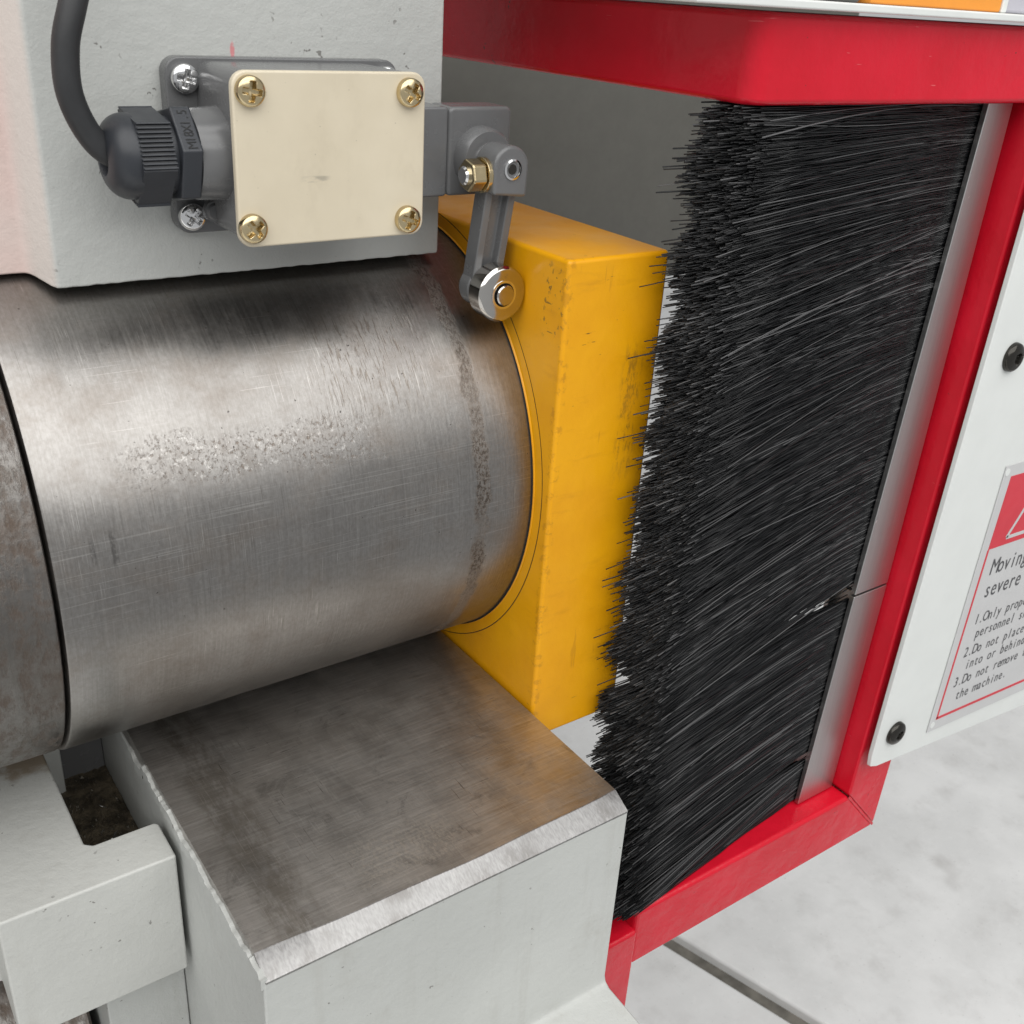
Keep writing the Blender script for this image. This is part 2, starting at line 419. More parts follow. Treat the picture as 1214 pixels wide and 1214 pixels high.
M = {
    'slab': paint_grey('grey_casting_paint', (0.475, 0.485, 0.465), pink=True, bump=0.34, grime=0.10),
    'grey': paint_grey('grey_machine_paint', (0.475, 0.485, 0.465), bump=0.35, grime=0.36),
    'fork': paint_grey('stained_grey_paint', (0.50, 0.505, 0.48), bump=0.35, grime=0.3, rust=(-0.170, -0.010, 0.013, 0.016)),
    'roll': steel_roll(), 'rusty': steel_rusty(), 'plate': steel_plate(), 'ground': steel_ground(),
    'yellow': yellow_paint(), 'red': red_paint(), 'alu': aluminium(), 'concrete': concrete(), 'sludge': sludge(),
    'white': plain('white_panel_paint', (0.72, 0.74, 0.72), 0.42, wear=0.02, bump=0.06, bscale=500),
    'signplate': plain('sign_aluminium', (0.56, 0.56, 0.56), 0.42, 0.0, 0.03),
    'signred': plain('sign_red_print', (0.62, 0.035, 0.055), 0.4, wear=0.04),
    'signink': plain('sign_black_print', (0.075, 0.075, 0.08), 0.5),
    'switch': plain('grey_switch_enamel', (0.128, 0.129, 0.131), 0.25, wear=0.07, bump=0.06, bscale=700),
    'cream': cream_plastic(),
    'chrome': plain('chromed_steel', (0.78, 0.78, 0.78), 0.12, 1.0, 0.05),
    'zinc': plain('yellow_zinc_steel', (0.56, 0.46, 0.28), 0.22, 1.0, 0.3),
    'bearing': plain('polished_bearing_steel', (0.54, 0.52, 0.49), 0.13, 1.0, 0.08),
    'nylon': plain('black_nylon', (0.026, 0.029, 0.035), 0.40, wear=0.15, bump=0.05, bscale=1500),
    'cable': plain('black_rubber_cable', (0.028, 0.029, 0.031), 0.52, wear=0.25, bump=0.08, bscale=900),
    'blackbolt': plain('black_oxide_steel', (0.05, 0.047, 0.042), 0.22, 0.8, 0.2),
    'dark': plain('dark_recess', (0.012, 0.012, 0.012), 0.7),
    'bristle': bristle_mat(),
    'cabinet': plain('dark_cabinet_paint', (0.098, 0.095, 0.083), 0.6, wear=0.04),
    'orange': plain('orange_card', (0.78, 0.30, 0.035), 0.55, wear=0.05),
    'lilac': plain('pale_grey_plastic', (0.48, 0.47, 0.52), 0.5),
    'darkgrey': plain('dark_grey_plastic', (0.10, 0.10, 0.10), 0.5),
    'joint': plain('joint_filler', (0.16, 0.15, 0.13), 0.9, wear=0.3),
}


# ------------------------------------------------------------------ builders (coordinates in mm)
def link(o, parent=None):
    COL.objects.link(o)
    if parent is not None:
        o.parent = parent
    return o


def thing(name, label, cat, loc=(0, 0, 0), group=None):
    o = bpy.data.objects.new(name, None)
    o.empty_display_size = 0.02
    o.location = Vector(loc) * MM
    o['label'] = label
    o['category'] = cat
    if group:
        o['group'] = group
    o['org'] = [float(c) for c in loc]
    return link(o)


def base_of(parent):
    o = Vector((0, 0, 0))
    while parent is not None:
        o += Vector(parent.location) / MM
        parent = parent.parent
    return o


def mesh_obj(name, verts, faces, mat, parent=None, bevel=0.0, seg=3, smooth=True, loc=None, uvs=None, angle=35, sharp=True):
    """verts in world mm unless loc is given (then relative to loc, loc in world mm)"""
    me = bpy.data.meshes.new(name)
    org = base_of(parent)
    if loc is None:
        vv = [(Vector(v) - org) * MM for v in verts]
        l = Vector((0, 0, 0))
    else:
        vv = [Vector(v) * MM for v in verts]
        l = (Vector(loc) - org) * MM
    me.from_pydata(vv, [], faces)
    bm = bmesh.new()
    bm.from_mesh(me)
    bmesh.ops.recalc_face_normals(bm, faces=bm.faces)
    bm.to_mesh(me)
    bm.free()
    if uvs is not None:
        uvl = me.uv_layers.new(name='UVMap')
        for lp in me.loops:
            uvl.data[lp.index].uv = uvs[lp.vertex_index]
    me.materials.append(mat)
    if smooth:
        me.shade_smooth()
        if sharp:
            me.set_sharp_from_angle(angle=math.radians(angle))
    o = bpy.data.objects.new(name, me)
    o.location = l
    link(o, parent)
    if bevel:
        b = o.modifiers.new('bevel', 'BEVEL')
        b.width = bevel * MM
        b.segments = seg
        b.limit_method = 'ANGLE'
        b.angle_limit = math.radians(28)
        b.harden_normals = True
    return o


AX = {'x': lambda a, u, v: (a, u, v), 'y': lambda a, u, v: (u, a, v), 'z': lambda a, u, v: (u, v, a)}


def prism_data(poly, axis, a, b):
    f = AX[axis]
    n = len(poly)
    v = [f(a, *p) for p in poly] + [f(b, *p) for p in poly]
    fa = [tuple(range(n)), tuple(range(2 * n - 1, n - 1, -1))]
    fa += [(i, (i + 1) % n, n + (i + 1) % n, n + i) for i in range(n)]
    return v, fa


def prism(name, poly, axis, a, b, mat, parent=None, **k):
    v, f = prism_data(poly, axis, a, b)
    return mesh_obj(name, v, f, mat, parent, **k)


def box(name, x0, x1, y0, y1, z0, z1, mat, parent=None, **k):
    return prism(name, [(x0, y0), (x1, y0), (x1, y1), (x0, y1)], 'z', z0, z1, mat, parent, **k)


def lathe(name, prof, axis, c, mat, parent=None, seg=48, caps=True, uvR=None, a0=0, **k):
    """prof: list of (t along axis, radius); c = centre (two other coords)"""
    f = AX[axis]
    v, fa, uv = [], [], []
    n = len(prof)
    full = seg
    for j in range(seg + (1 if uvR else 0)):
        a = a0 + 2 * PI * j / seg
        for t, r in prof:
            if uvR:   # angle measured from the top towards the camera side (-y)
                v.append((t, c[0] - r * math.sin(a), c[1] + r * math.cos(a)))
                uv.append((t * MM, a * uvR * MM))
            else:
                v.append(f(t, c[0] + r * math.cos(a), c[1] + r * math.sin(a)))
    for j in range(seg):
        j2 = j + 1 if uvR else (j + 1) % seg
        for i in range(n - 1):
            fa.append((j * n + i, j * n + i + 1, j2 * n + i + 1, j2 * n + i))
    if caps and not uvR:
        if prof[0][1] > 0:
            fa.append(tuple(j * n for j in range(seg)))
        if prof[-1][1] > 0:
            fa.append(tuple(j * n + n - 1 for j in range(seg - 1, -1, -1)))
    return mesh_obj(name, v, fa, mat, parent, uvs=uv if uvR else None, **k)


def rrect(x0, x1, z0, z1, r, n=6):
    pts = []
    for cx, cz, a0 in ((x1 - r, z1 - r, 0), (x0 + r, z1 - r, 90), (x0 + r, z0 + r, 180), (x1 - r, z0 + r, 270)):
        for i in range(n + 1):
            a = math.radians(a0 + 90 * i / n)
            pts.append((cx + r * math.cos(a), cz + r * math.sin(a)))
    return pts


def smooth_path(pts, n=10):
    P = [Vector(p) for p in pts]
    P = [P[0] * 2 - P[1]] + P + [P[-1] * 2 - P[-2]]
    out = []
    for i in range(1, len(P) - 2):
        for k in range(n):
            t = k / n
            out.append(0.5 * ((2 * P[i]) + (-P[i - 1] + P[i + 1]) * t + (2 * P[i - 1] - 5 * P[i] + 4 * P[i + 1] - P[i + 2]) * t * t
                              + (-P[i - 1] + 3 * P[i] - 3 * P[i + 1] + P[i + 2]) * t ** 3))
    out.append(P[-2])
    return out


def tube(name, pts, r, mat, parent=None, seg=24, **k):
    up = Vector((0.3, 1, 0.1)).normalized()
    v, fa = [], []
    for i, p in enumerate(pts):
        d = (pts[min(i + 1, len(pts) - 1)] - pts[max(i - 1, 0)]).normalized()
        a = d.cross(up).normalized()
        b = d.cross(a)
        for j in range(seg):
            t = 2 * PI * j / seg
            v.append(tuple(p + a * (r * math.cos(t)) + b * (r * math.sin(t))))
    for i in range(len(pts) - 1):
        for j in range(seg):
            fa.append((i * seg + j, i * seg + (j + 1) % seg, (i + 1) * seg + (j + 1) % seg, (i + 1) * seg + j))
    fa += [tuple(range(seg)), tuple(range((len(pts) - 1) * seg, len(pts) * seg))]
    return mesh_obj(name, v, fa, mat, parent, **k)


def head_mesh(R_, H, recess, depth, kind, rim=0.55, nth=96, nr=30):
    """pan / button screw head facing -y, base at y=0; recess cut by displacement"""
    v, fa = [], []
    for i in range(nr + 1):
        r = R_ * i / nr
        for j in range(nth):
            a = 2 * PI * j / nth
            x, z = r * math.cos(a), r * math.sin(a)
            t = r / R_
            h = rim * H + (1 - rim) * H * math.sqrt(max(0, 1 - t ** 2.4)) if t < 0.999 else rim * H * 0.6
            if kind == 'cross':
                w = recess * 0.27
                arm = min(max(abs(x) - recess, abs(z) - w), max(abs(z) - recess, abs(x) - w))
                q = arm
            else:
                q = max(abs(math.cos(a - PI / 3 * k) * r) for k in range(3)) - recess
            s = min(1, max(0, 0.5 - q / (R_ * 0.08)))
            h -= depth * s * (1 - 0.35 * t if kind == 'cross' else 1)
            v.append((x, -h, z))
    for i in range(nr):
        for j in range(nth):
            fa.append((i * nth + j, i * nth + (j + 1) % nth, (i + 1) * nth + (j + 1) % nth, (i + 1) * nth + j))
    k0 = len(v)
    for j in range(nth):
        a = 2 * PI * j / nth
        v.append((R_ * math.cos(a), 0, R_ * math.sin(a)))
    for j in range(nth):
        fa.append((nr * nth + j, nr * nth + (j + 1) % nth, k0 + (j + 1) % nth, k0 + j))
    return v, fa


def screws(name, data, spots, mat, parent, rots, label=None):
    first = None
    org = base_of(parent)
    for s, ro in zip(spots, rots):
        if first is None:
            o = first = mesh_obj(name, data[0], data[1], mat, parent, loc=s, angle=50)
        else:
            o = first.copy()
            link(o, parent)
            o.location = (Vector(s) - org) * MM
        o.rotation_euler = (0, math.radians(ro), 0)


def text_mesh(name, lines, mat, parent, org, xdir, ydir, depth=0.15, mono=None):
    """lines: (string, x, y, size); laid on a plane at org with axes xdir, ydir (mm)"""
    X, Y = Vector(xdir).normalized(), Vector(ydir).normalized()
    N = X.cross(Y)
    V, F = [], []
    cache = {}
    for s, x0, y0, size, adv, sx in lines:
        for i, chc in enumerate(s):
            if chc == ' ':
                continue
            if chc not in cache:
                cu = bpy.data.curves.new('t', 'FONT')
                cu.body = chc
                cu.align_x = 'CENTER'
                cu.resolution_u = 3
                to = bpy.data.objects.new('t', cu)
                COL.objects.link(to)
                bpy.context.view_layer.update()
                me = bpy.data.meshes.new_from_object(to.evaluated_get(bpy.context.evaluated_depsgraph_get()))
                cache[chc] = ([tuple(v.co) for v in me.vertices], [tuple(p.vertices) for p in me.polygons])
                bpy.data.objects.remove(to)
                bpy.data.curves.remove(cu)
                bpy.data.meshes.remove(me)
            vs, fs = cache[chc]
            k = len(V)
            for v in vs:
                V.append(tuple(Vector(org) + X * (x0 + adv * (i + 0.5) + v[0] * size * sx) + Y * (y0 + v[1] * size) + N * depth))
            F += [tuple(k + q for q in f) for f in fs]
    return mesh_obj(name, V, F, mat, parent, smooth=False)


# ------------------------------------------------------------------ setting
floor = thing('concrete_floor', 'pale mottled concrete floor below the machine', 'floor')
del floor['category'], floor['label']
floor['kind'] = 'structure'
ZF = -900
box('joint_bed', -9000, 12000, -600, 14000, ZF - 60, ZF - 14, M['joint'], floor)
ja, jb = Vector((553.2, 280.9)), Vector((610.3, 94.4))
jd = (jb - ja).normalized()
jn = Vector((jd.y, -jd.x))
if jn.x < 0:
    jn = -jn
p1, p2 = ja - jd * 12000, ja + jd * 900
for sgn in (-1, 1):
    e1, e2 = p1 + jn * 12 * sgn, p2 + jn * 12 * sgn
    o1, o2 = p1 + jn * 9000 * sgn, p2 + jn * 9000 * sgn
    prism('floor_slab', [tuple(e1), tuple(e2), tuple(o2), tuple(o1)], 'z', ZF - 50, ZF, M['concrete'], floor, bevel=5, seg=2)

# ------------------------------------------------------------------ steel roll
R = 87.5
t = thing('steel_roll', 'large worn bare steel roll running into the yellow block', 'roll', (0, 0, 0))
lathe('barrel', [(-164.0, 70), (-164.0, 86.5), (-163.7, 87.2), (-163.1, R), (-150, R), (-100, R), (-50, R), (-20, R), (5, R)], 'x', (0, 0), M['roll'], t, seg=160, uvR=R)
lathe('neck', [(-168.5, 70), (-162, 70)], 'x', (0, 0), M['dark'], t, seg=64)
lathe('end_section', [(-330, R - .6), (-200, R - .6), (-166.4, R - .6), (-165.4, R - .9), (-165.0, R - 1.5), (-165.0, 70)], 'x', (0, 0), M['rusty'], t, seg=160, uvR=R)['label'] = 'rusty brown outer section of the roll'

t = thing('lower_roll', 'brown steel roll glimpsed below the grey forked block', 'roll', (0, 10, -250))
lathe('barrel', [(-330, 87), (-170.6, 87), (-169.6, 86), (-169.2, 80), (-169.2, 0.5)], 'x', (10, -250), M['rusty'], t, seg=96, uvR=R)

# ------------------------------------------------------------------ grey saddle bracket above the roll
t = thing('saddle_bracket', 'thick light grey casting above the roll carrying the switch', 'bracket', (-77, 0, 82))
def saddle_section(yf, rs):
    pts = [(yf, math.sqrt(rs * rs - yf * yf))]
    a0 = math.degrees(math.asin(yf / rs))
    for i in range(1, 25):
        a = math.radians(a0 + (40 - a0) * i / 24)
        pts.append((rs * math.sin(a), rs * math.cos(a)))
    return pts + [(70, rs * math.cos(math.radians(40))), (70, 330), (yf, 330)]


stations = [(-300, -27.3, 88.9), (-200, -27.3, 88.9), (-152, -27.3, 88.9), (-148.6, -27.5, 88.9), (-147.2, -28.6, 89.0), (-146.2, -30.4, 89.2), (-143.4, -36.6, 90.0), (-142.2, -38.3, 90.4)]
nx = 60
stations += [(-142.2 + (142.2 - 11.6) * i / nx, -38.4, 90.5) for i in range(1, nx + 1)]
V, F = [], []
n = len(saddle_section(-38, 90))
for i, (x, yf, rs) in enumerate(stations):
    for j, (y, z) in enumerate(saddle_section(yf, rs)):
        jz = rng.uniform(-0.16, 0.12) if j <= 1 and 7 < i < len(stations) - 1 else 0
        V.append((x, y, z + jz))
for i in range(len(stations) - 1):
    for j in range(n):
        F.append((i * n + j, i * n + (j + 1) % n, (i + 1) * n + (j + 1) % n, (i + 1) * n + j))
F.append(tuple(range(n)))
F.append(tuple(range((len(stations) - 1) * n, len(stations) * n)))
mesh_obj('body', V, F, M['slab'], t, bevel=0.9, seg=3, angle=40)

# ------------------------------------------------------------------ yellow bearing block
t = thing('bearing_block', 'yellow painted bearing block round the end of the roll', 'block', (24, 0, -103))
V, F = prism_data([(-97, -103), (70, -103), (70, 91.3), (-97, 91.3)], 'x', 2, 46.5)
mesh_obj('body', V, F, M['yellow'], t, bevel=1.6, seg=3)
lathe('bearing_ring', [(1.2, R + .5), (1.8, R + .9), (1.8, R + 4.9), (2.6, R + 5.0)], 'x', (0, 0), M['yellow'], t, seg=128, uvR=R)
lathe('ring_seam', [(1.93, R + 4.9), (1.93, R + 5.3)], 'x', (0, 0), M['dark'], t, seg=128, uvR=R)
lathe('gap_shade', [(1.05, R - .3), (1.05, R + .75)], 'x', (0, 0), M['dark'], t, seg=128, uvR=R)  # dark ring painting the shade in the gap round the roll

# ------------------------------------------------------------------ anvil block under the roll
t = thing('anvil_block', 'grey block with bare steel top under the roll', 'block', (-68, -60, ZF))
prof = [(-157.8, -92.6), (-157.8, -176.5), (-158.6, -178.9), (-161, -180.2), (-260, -184), (-260, ZF), (60, ZF), (60, -94.2), (-150, -94.2), (-150, -92.6)]
prism('body', prof, 'x', -137.6, 1.0, M['grey'], t, bevel=1.2)
nj = 80
xj = [-136.9 + 137.5 * i / nj for i in range(nj + 1)]
yj = [-150.4 + 1.3 * math.sin(x * 0.028 + 0.2) + 0.2 * math.sin(x * 0.13) for x in xj]
prism('wear_plate', [(xj[0], 58)] + list(zip(xj, yj)) + [(xj[-1], 58)], 'z', -94, -88, M['plate'], t, angle=60)
V, F = [], []
for x, y in zip(xj, yj):
    zl = -91.9
    V += [(x, y, -93.6), (x, y, -87.97), (x, y - .3, -88.05), (x, -157.6, zl), (x, -157.92, zl - .25), (x, -157.92, -92.9)]
for i in range(nj):
    for j in range(6):
        F.append((i * 6 + j, i * 6 + (j + 1) % 6, i * 6 + 6 + (j + 1) % 6, i * 6 + 6 + j))
F += [tuple(range(6)), tuple(range(nj * 6, nj * 6 + 6))]
mesh_obj('ground_edge', V, F, M['ground'], t, angle=14)['label'] = 'bright freshly ground front edge'
V, F = [], []
nl = 90
for i in range(nl + 1):
    y = -157.6 + 125 * i / nl
    zt = -91.0 + rng.uniform(-0.7, 0.7) + 0.8 * math.sin(i * 0.35) - (2.5 if i > 78 else 0)
    x0 = -138.2 + rng.uniform(-.18, .18)
    V += [(x0, y, zt - 4), (x0, y, zt), (-136.4, y, zt + 0.5), (-136.4, y, zt - 4)]
for i in range(nl):
    for j in range(4):
        F.append((i * 4 + j, i * 4 + (j + 1) % 4, i * 4 + 4 + (j + 1) % 4, i * 4 + 4 + j))
F += [(0, 1, 2, 3), (nl * 4, nl * 4 + 1, nl * 4 + 2, nl * 4 + 3)]
mesh_obj('paint_lip', V, F, M['grey'], t, angle=60)

# ------------------------------------------------------------------ forked block at lower left
t = thing('forked_block', 'light grey notched block beside the anvil at the lower left', 'block', (-167, -50, -154))
ZT = -99.5
prism('body', [(-196, -88.5), (-139.6, -88.5), (-139.6, -70.5), (-141, -69.2), (-161.5, -69.2), (-164, -67), (-164, 40), (-250, 40), (-250, -60), (-196, -60)],
      'z', -153.5, ZT, M['fork'], t, bevel=1.1)
t2 = thing('swarf_tray', 'dark greasy pocket full of swarf inside the notch', 'tray', (-152, -20, -140))
nxx, nyy = 24, 50
V, F = [], []
for i in range(nxx + 1):
    for j in range(nyy + 1):
        x = -163.8 + 26 * i / nxx
        y = -69 + 84 * j / nyy
        V.append((x, y, -134 + 3.5 * math.exp(-((x + 150) / 9) ** 2 - ((y + 44) / 14) ** 2) + rng.uniform(-.5, .5)))
for i in range(nxx):
    for j in range(nyy):
        a = i * (nyy + 1) + j
        F.append((a, a + 1, a + nyy + 2, a + nyy + 1))
mesh_obj('swarf', V, F, M['sludge'], t2)
V, F = [], []
for i in range(170):
    c = Vector((rng.normal(-149, 5.0), rng.normal(-45, 9.0), -130.6 + rng.uniform(-1.2, 1.2)))
    if not (-163 < c.x < -139 and -68 < c.y < 0):
        continue
    a0, rr, ww = rng.uniform(0, 6.3), rng.uniform(0.8, 2.6), rng.uniform(0.12, 0.4)
    tl = Vector((rng.normal(0, 1), rng.normal(0, 1), rng.uniform(0.4, 1.4))).normalized()
    e1 = tl.orthogonal().normalized()
    e2 = tl.cross(e1)
    k = len(V)
    for q in range(7):
        a = a0 + q * 0.33
        pnt = c + e1 * (rr * math.cos(a)) + e2 * (rr * math.sin(a))
        V += [tuple(pnt), tuple(pnt + tl * ww)]
    F += [(k + 2 * q, k + 2 * q + 1, k + 2 * q + 3, k + 2 * q + 2) for q in range(6)]
mesh_obj('shavings', V, F, M['ground'], t2)['kind'] = 'stuff'
box('tray_bottom', -163.8, -137.8, -69, 20, -141, -136, M['grey'], t2)
t = thing('stop_block', 'small pale grey block deep in the notch under the roll gap', 'block', (-160, 20, -134))
box('body', -163.5, -155.5, 4, 30, -140, -96, M['grey'], t, bevel=0.8)
t = thing('rear_plate', 'dark grey plate at the back of the notch', 'plate', (-146, 24, -134))
box('body', -155.4, -137.8, 12, 30, -140, -92, M['switch'], t, bevel=0.8)
t = thing('support_block', 'grey upright face between lower roll and anvil, below the fork', 'block', (-150, -40, ZF))
box('body', -166.4, -137.8, -76, 40, ZF, -153.8, M['grey'], t, bevel=0.8)

# ------------------------------------------------------------------ red guard frame
t = thing('guard_frame', 'glossy red square-tube guard frame round the brush opening', 'frame', (120, -112, -234))


def lrail(name, z0, z1, x0, x1, r):
    pts = [(x0, 420)]
    for i in range(7):
        a = math.radians(180 + 90 * i / 6)
        pts.append((x0 + r + r * math.cos(a), -125 + r + r * math.sin(a)))
    pts += [(x1, -125), (x1, -97), (x0 + 28, -97), (x0 + 28, 420)]
    return prism(name, pts, 'z', z0, z1, M['red'], t, bevel=2.2, seg=4)


lrail('top_rail', 141, 167.5, 45, 420, 7)
o = lrail('bottom_rail', -234.5, -200.5, 49.5, 227.5, 2.5)
for v in o.data.vertices:      # mitred right end
    if v.co.x > (220 - 120) * MM and v.co.z > (-210 + 234) * MM:
        v.co.x -= 31 * MM
box('leg', 30, 50.5, -126.2, -100, ZF, -211, M['red'], t, bevel=1.8)
V, F = [], []                  # weld bead filling the mitre
for i in range(15):
    q = i / 14
    cx, cz = 196.5 + 30.2 * q, -200.4 - 33.2 * q
    for k in range(7):
        a = PI * k / 6
        w = 0.8 + 0.12 * math.sin(i * 1.9)
        V.append((cx + w * math.cos(a) * 0.72, -124.4 - 0.55 * math.sin(a), cz + w * math.cos(a) * 0.69))
for i in range(14):
    for k in range(6):
        F.append((i * 7 + k, i * 7 + k + 1, i * 7 + 8 + k, i * 7 + 7 + k))
mesh_obj('weld_bead', V, F, M['red'], t)
prism('post', [(196.8, -199.8), (228, -234.2), (241, 140.6), (210.6, 140.6)], 'y', -124.6, -97.2, M['red'], t, bevel=1.5, seg=3)

# top cover and things standing on it
t = thing('top_cover', 'thin white sheet cover lying above the top red rail', 'cover', (160, 0, 169))
box('sheet', 12, 420, -131, 400, 168.6, 171.2, M['white'], t, bevel=0.7)
t = thing('orange_box', 'orange box standing on the white top cover', 'box', (130, -90, 171.3))
box('body', 94.5, 166, -124, -60, 171.3, 235, M['orange'], t, bevel=0.8)
box('trim', 166.1, 169.2, -124.4, -60, 171.3, 235, M['white'], t, bevel=0.5)
t = thing('grey_case', 'lilac grey case beside the orange box on the cover', 'case', (200, -90, 171.3))
box('body', 170.5, 260, -122, -60, 171.3, 225, M['lilac'], t, bevel=1.2)
box('lid', 170.0, 260.5, -122.6, -59.5, 225.2, 236, M['lilac'], t, bevel=1.2)
t = thing('dark_case', 'dark grey case left of the orange box on the cover', 'case', (76, -90, 171.3))
box('body', 60, 92.0, -122, -60, 171.3, 230, M['darkgrey'], t, bevel=1.5)
box('lid', 59.5, 92.4, -122.6, -59.5, 230.2, 240, M['darkgrey'], t, bevel=1.5)

# ------------------------------------------------------------------ strip brushes


def lean(z):            # left edge of the aluminium holder leans towards the bottom
    return 187.0 + (167.5 - 187.0) * (140 - z) / 340.0


def wid(z):
    return 22.8 + 6.0 * (140 - z) / 340.0


def bristle_mesh(N, z0, z1, seed, droop_fn, seg=6):
    g = np.random.default_rng(seed)
    z = g.uniform(z0 + 0.6, z1 - 0.6, N)
    d = g.beta(0.9, 1.0, N)                                   # 0 = front of the pack, 1 = back
    xr = np.array([lean(q) for q in z]) + 3.0
    yr = -111.8 + d * 6.5
    off = (yr + 111.8) * 0.97
    for zc, hw in ((-75.0, 5.2), (-171.0, 3.4)):      # slanting splits between the tufts
        hit = np.abs(z - (zc - off)) < hw * (0.7 + 0.5 * g.random(N))
        way = (1.0 if z1 > 0 else -1.0) if zc > -100 else np.sign(z - (zc - off) + 1e-6)
        z = np.where(hit & (g.random(N) < 0.995), z + way * hw * (1.5 + 1.5 * g.random(N)), z)
    z = np.clip(z, z0 + 0.4, z1 - 0.4)
    # clumps along z
    ph = z * 0.35
    clump = np.sin(ph + 1.7 * np.sin(z * 0.11 + seed)) * 0.5 + np.sin(z * 1.3 + seed * 2) * 0.35
    dr, stray = droop_fn(z, d, g)
    frac = (140 - z) / 340.0
    ytip = -124 + d * (19 + 8 * frac) + g.normal(0, 1.0, N)
    xt = 45.5 + (1 - d) * 9 - 7 * frac + g.normal(0, 2.6, N) + np.where(g.random(N) < .04, g.uniform(-13, 3, N), 0) - 6 * np.abs(clump) * g.random(N) + 3.0 * np.sin(z * 0.21 + d * 5)
    zt = z - dr + clump * 2.2 + g.normal(0, 1.4, N) + np.where(g.random(N) < .06, g.normal(0, 7, N), 0) * (1 - d)
    arch = g.normal(0, 1.2, N) + stray * 0.7
    T = np.linspace(0, 1, seg + 1)
    bend = g.uniform(1.0, 1.5, N)
    w1, w2 = g.uniform(0, 6.28, N), g.uniform(0, 6.28, N)
    amp = g.uniform(0.05, 0.32, N)
    pts = np.zeros((N, seg + 1, 3))
    for k, tt in enumerate(T):
        pts[:, k, 0] = xr + (xt - xr) * tt
        pts[:, k, 1] = yr + (ytip - yr) * tt ** 1.15 + amp * np.sin(w1 + tt * 5) * tt
        pts[:, k, 2] = z + (zt - z) * tt ** bend + arch * np.sin(tt * PI) + amp * np.sin(w2 + tt * 6) * tt
    pts[:, :, 2] = np.maximum(pts[:, :, 2], np.where(z < -70, -199.9 + 1.5 * g.random(N) ** 2, -400)[:, None])
    pts[:, :, 2] = np.minimum(pts[:, :, 2], 140.3)
    r = g.uniform(0.20, 0.31, N)
    prof = [(math.cos(2 * PI * k / 3), math.sin(2 * PI * k / 3)) for k in range(3)]
    tw = g.uniform(0, 2 * PI, N)
    V = np.zeros((N, seg + 1, 3, 3))
    for k in range(3):
        ca, sa = np.cos(tw + 2 * PI * k / 3), np.sin(tw + 2 * PI * k / 3)
        V[:, :, k, :] = pts
        V[:, :, k, 1] += (r * ca)[:, None]
        V[:, :, k, 2] += (r * sa)[:, None]
    V = V.reshape(-1, 3)
    per = (seg + 1) * 3
    quads = []
    for s in range(seg):
        for k in range(3):
            k2 = (k + 1) % 3
            quads.append((s * 3 + k, s * 3 + k2, (s + 1) * 3 + k2, (s + 1) * 3 + k))
    quads = np.array(quads)
    off = (np.arange(N) * per)[:, None, None]
    Q = (quads[None] + off).reshape(-1, 4)
    caps = np.array([[seg * 3, seg * 3 + 1, seg * 3 + 2]])
    Cp = (caps[None] + off).reshape(-1, 3)
    return V, Q, Cp


def brush(label, z0, z1, N, seed, droop_fn):
    t = thing('strip_brush', label, 'brush', (165, -108, z0), 'strip brushes on the guard post')
    org = Vector((165, -108, z0))
    # holder: front lip, back lip and spine as one bent aluminium channel
    ch = []
    poly = lambda z: [(lean(z), -115.2), (lean(z) + wid(z) - 2.5, -115.2), (lean(z) + wid(z) - .3, -113.2), (lean(z) + wid(z) - .3, -100), (lean(z), -100), (lean(z), -102.5),
                      (lean(z) + 4, -102.5), (lean(z) + 4, -112.6), (lean(z), -112.6)]
    A, B = poly(z1 - .15), poly(z0 + .15)
    n = len(A)
    V = [(x, y, z1 - .15) for x, y in A] + [(x, y, z0 + .15) for x, y in B]
    if z1 > 100:
        V[1] = (V[1][0] - 4, V[1][1], V[1][2])
        V[2] = (V[2][0] - 4, V[2][1], V[2][2])
    F = [tuple(range(n)), tuple(range(2 * n - 1, n - 1, -1))] + [(i, (i + 1) % n, n + (i + 1) % n, n + i) for i in range(n)]
    mesh_obj('holder', V, F, M['alu'], t, bevel=0.35, seg=2)
    V, Q, Cp = bristle_mesh(N, z0, z1, seed, droop_fn)
    V = (V - np.array(org)[None]) * MM
    me = bpy.data.meshes.new('bristles')
    nl = Q.size + Cp.size
    me.vertices.add(len(V))
    me.vertices.foreach_set('co', V.ravel())
    me.loops.add(nl)
    me.loops.foreach_set('vertex_index', np.concatenate([Q.ravel(), Cp.ravel()]).astype(np.int32))
    me.polygons.add(len(Q) + len(Cp))
    me.polygons.foreach_set('loop_start', np.concatenate([np.arange(len(Q)) * 4, Q.size + np.arange(len(Cp)) * 3]).astype(np.int32))
    me.polygons.foreach_set('loop_total', np.concatenate([np.full(len(Q), 4), np.full(len(Cp), 3)]).astype(np.int32))
    me.update(calc_edges=True)
    me.validate()
    me.materials.append(M['bristle'])
    me.shade_smooth()
    o = bpy.data.objects.new('bristles', me)
    o['kind'] = 'stuff'
    link(o, t)


def droop_hi(z, d, g):
    f = np.clip((140 - z) / 210, 0, 1)
    near = (1 - d)
    dr = 1 + f * 5 + near ** 2 * g.uniform(0, 24, len(z)) * np.clip((140 - z) / 45, 0.05, 1)
    dr = np.where(z > 132, g.uniform(-1, 4, len(z)), dr)
    st = np.where(g.random(len(z)) < 0.10, g.uniform(-7, 9, len(z)), 0) * near
    return dr, st


def droop_lo(z, d, g):
    near = (1 - d)
    dr = 4 + near ** 1.5 * g.uniform(0, 13, len(z))
    low = np.clip((-174 - z) / 3, 0, 1)
    dr = dr + low * 14
    top = np.clip((z + 88) / 10, 0, 1)
    dr = dr + top * 5
    return dr, np.where(g.random(len(z)) < 0.05, g.uniform(-5, 4, len(z)), 0) * near - low * 2.5


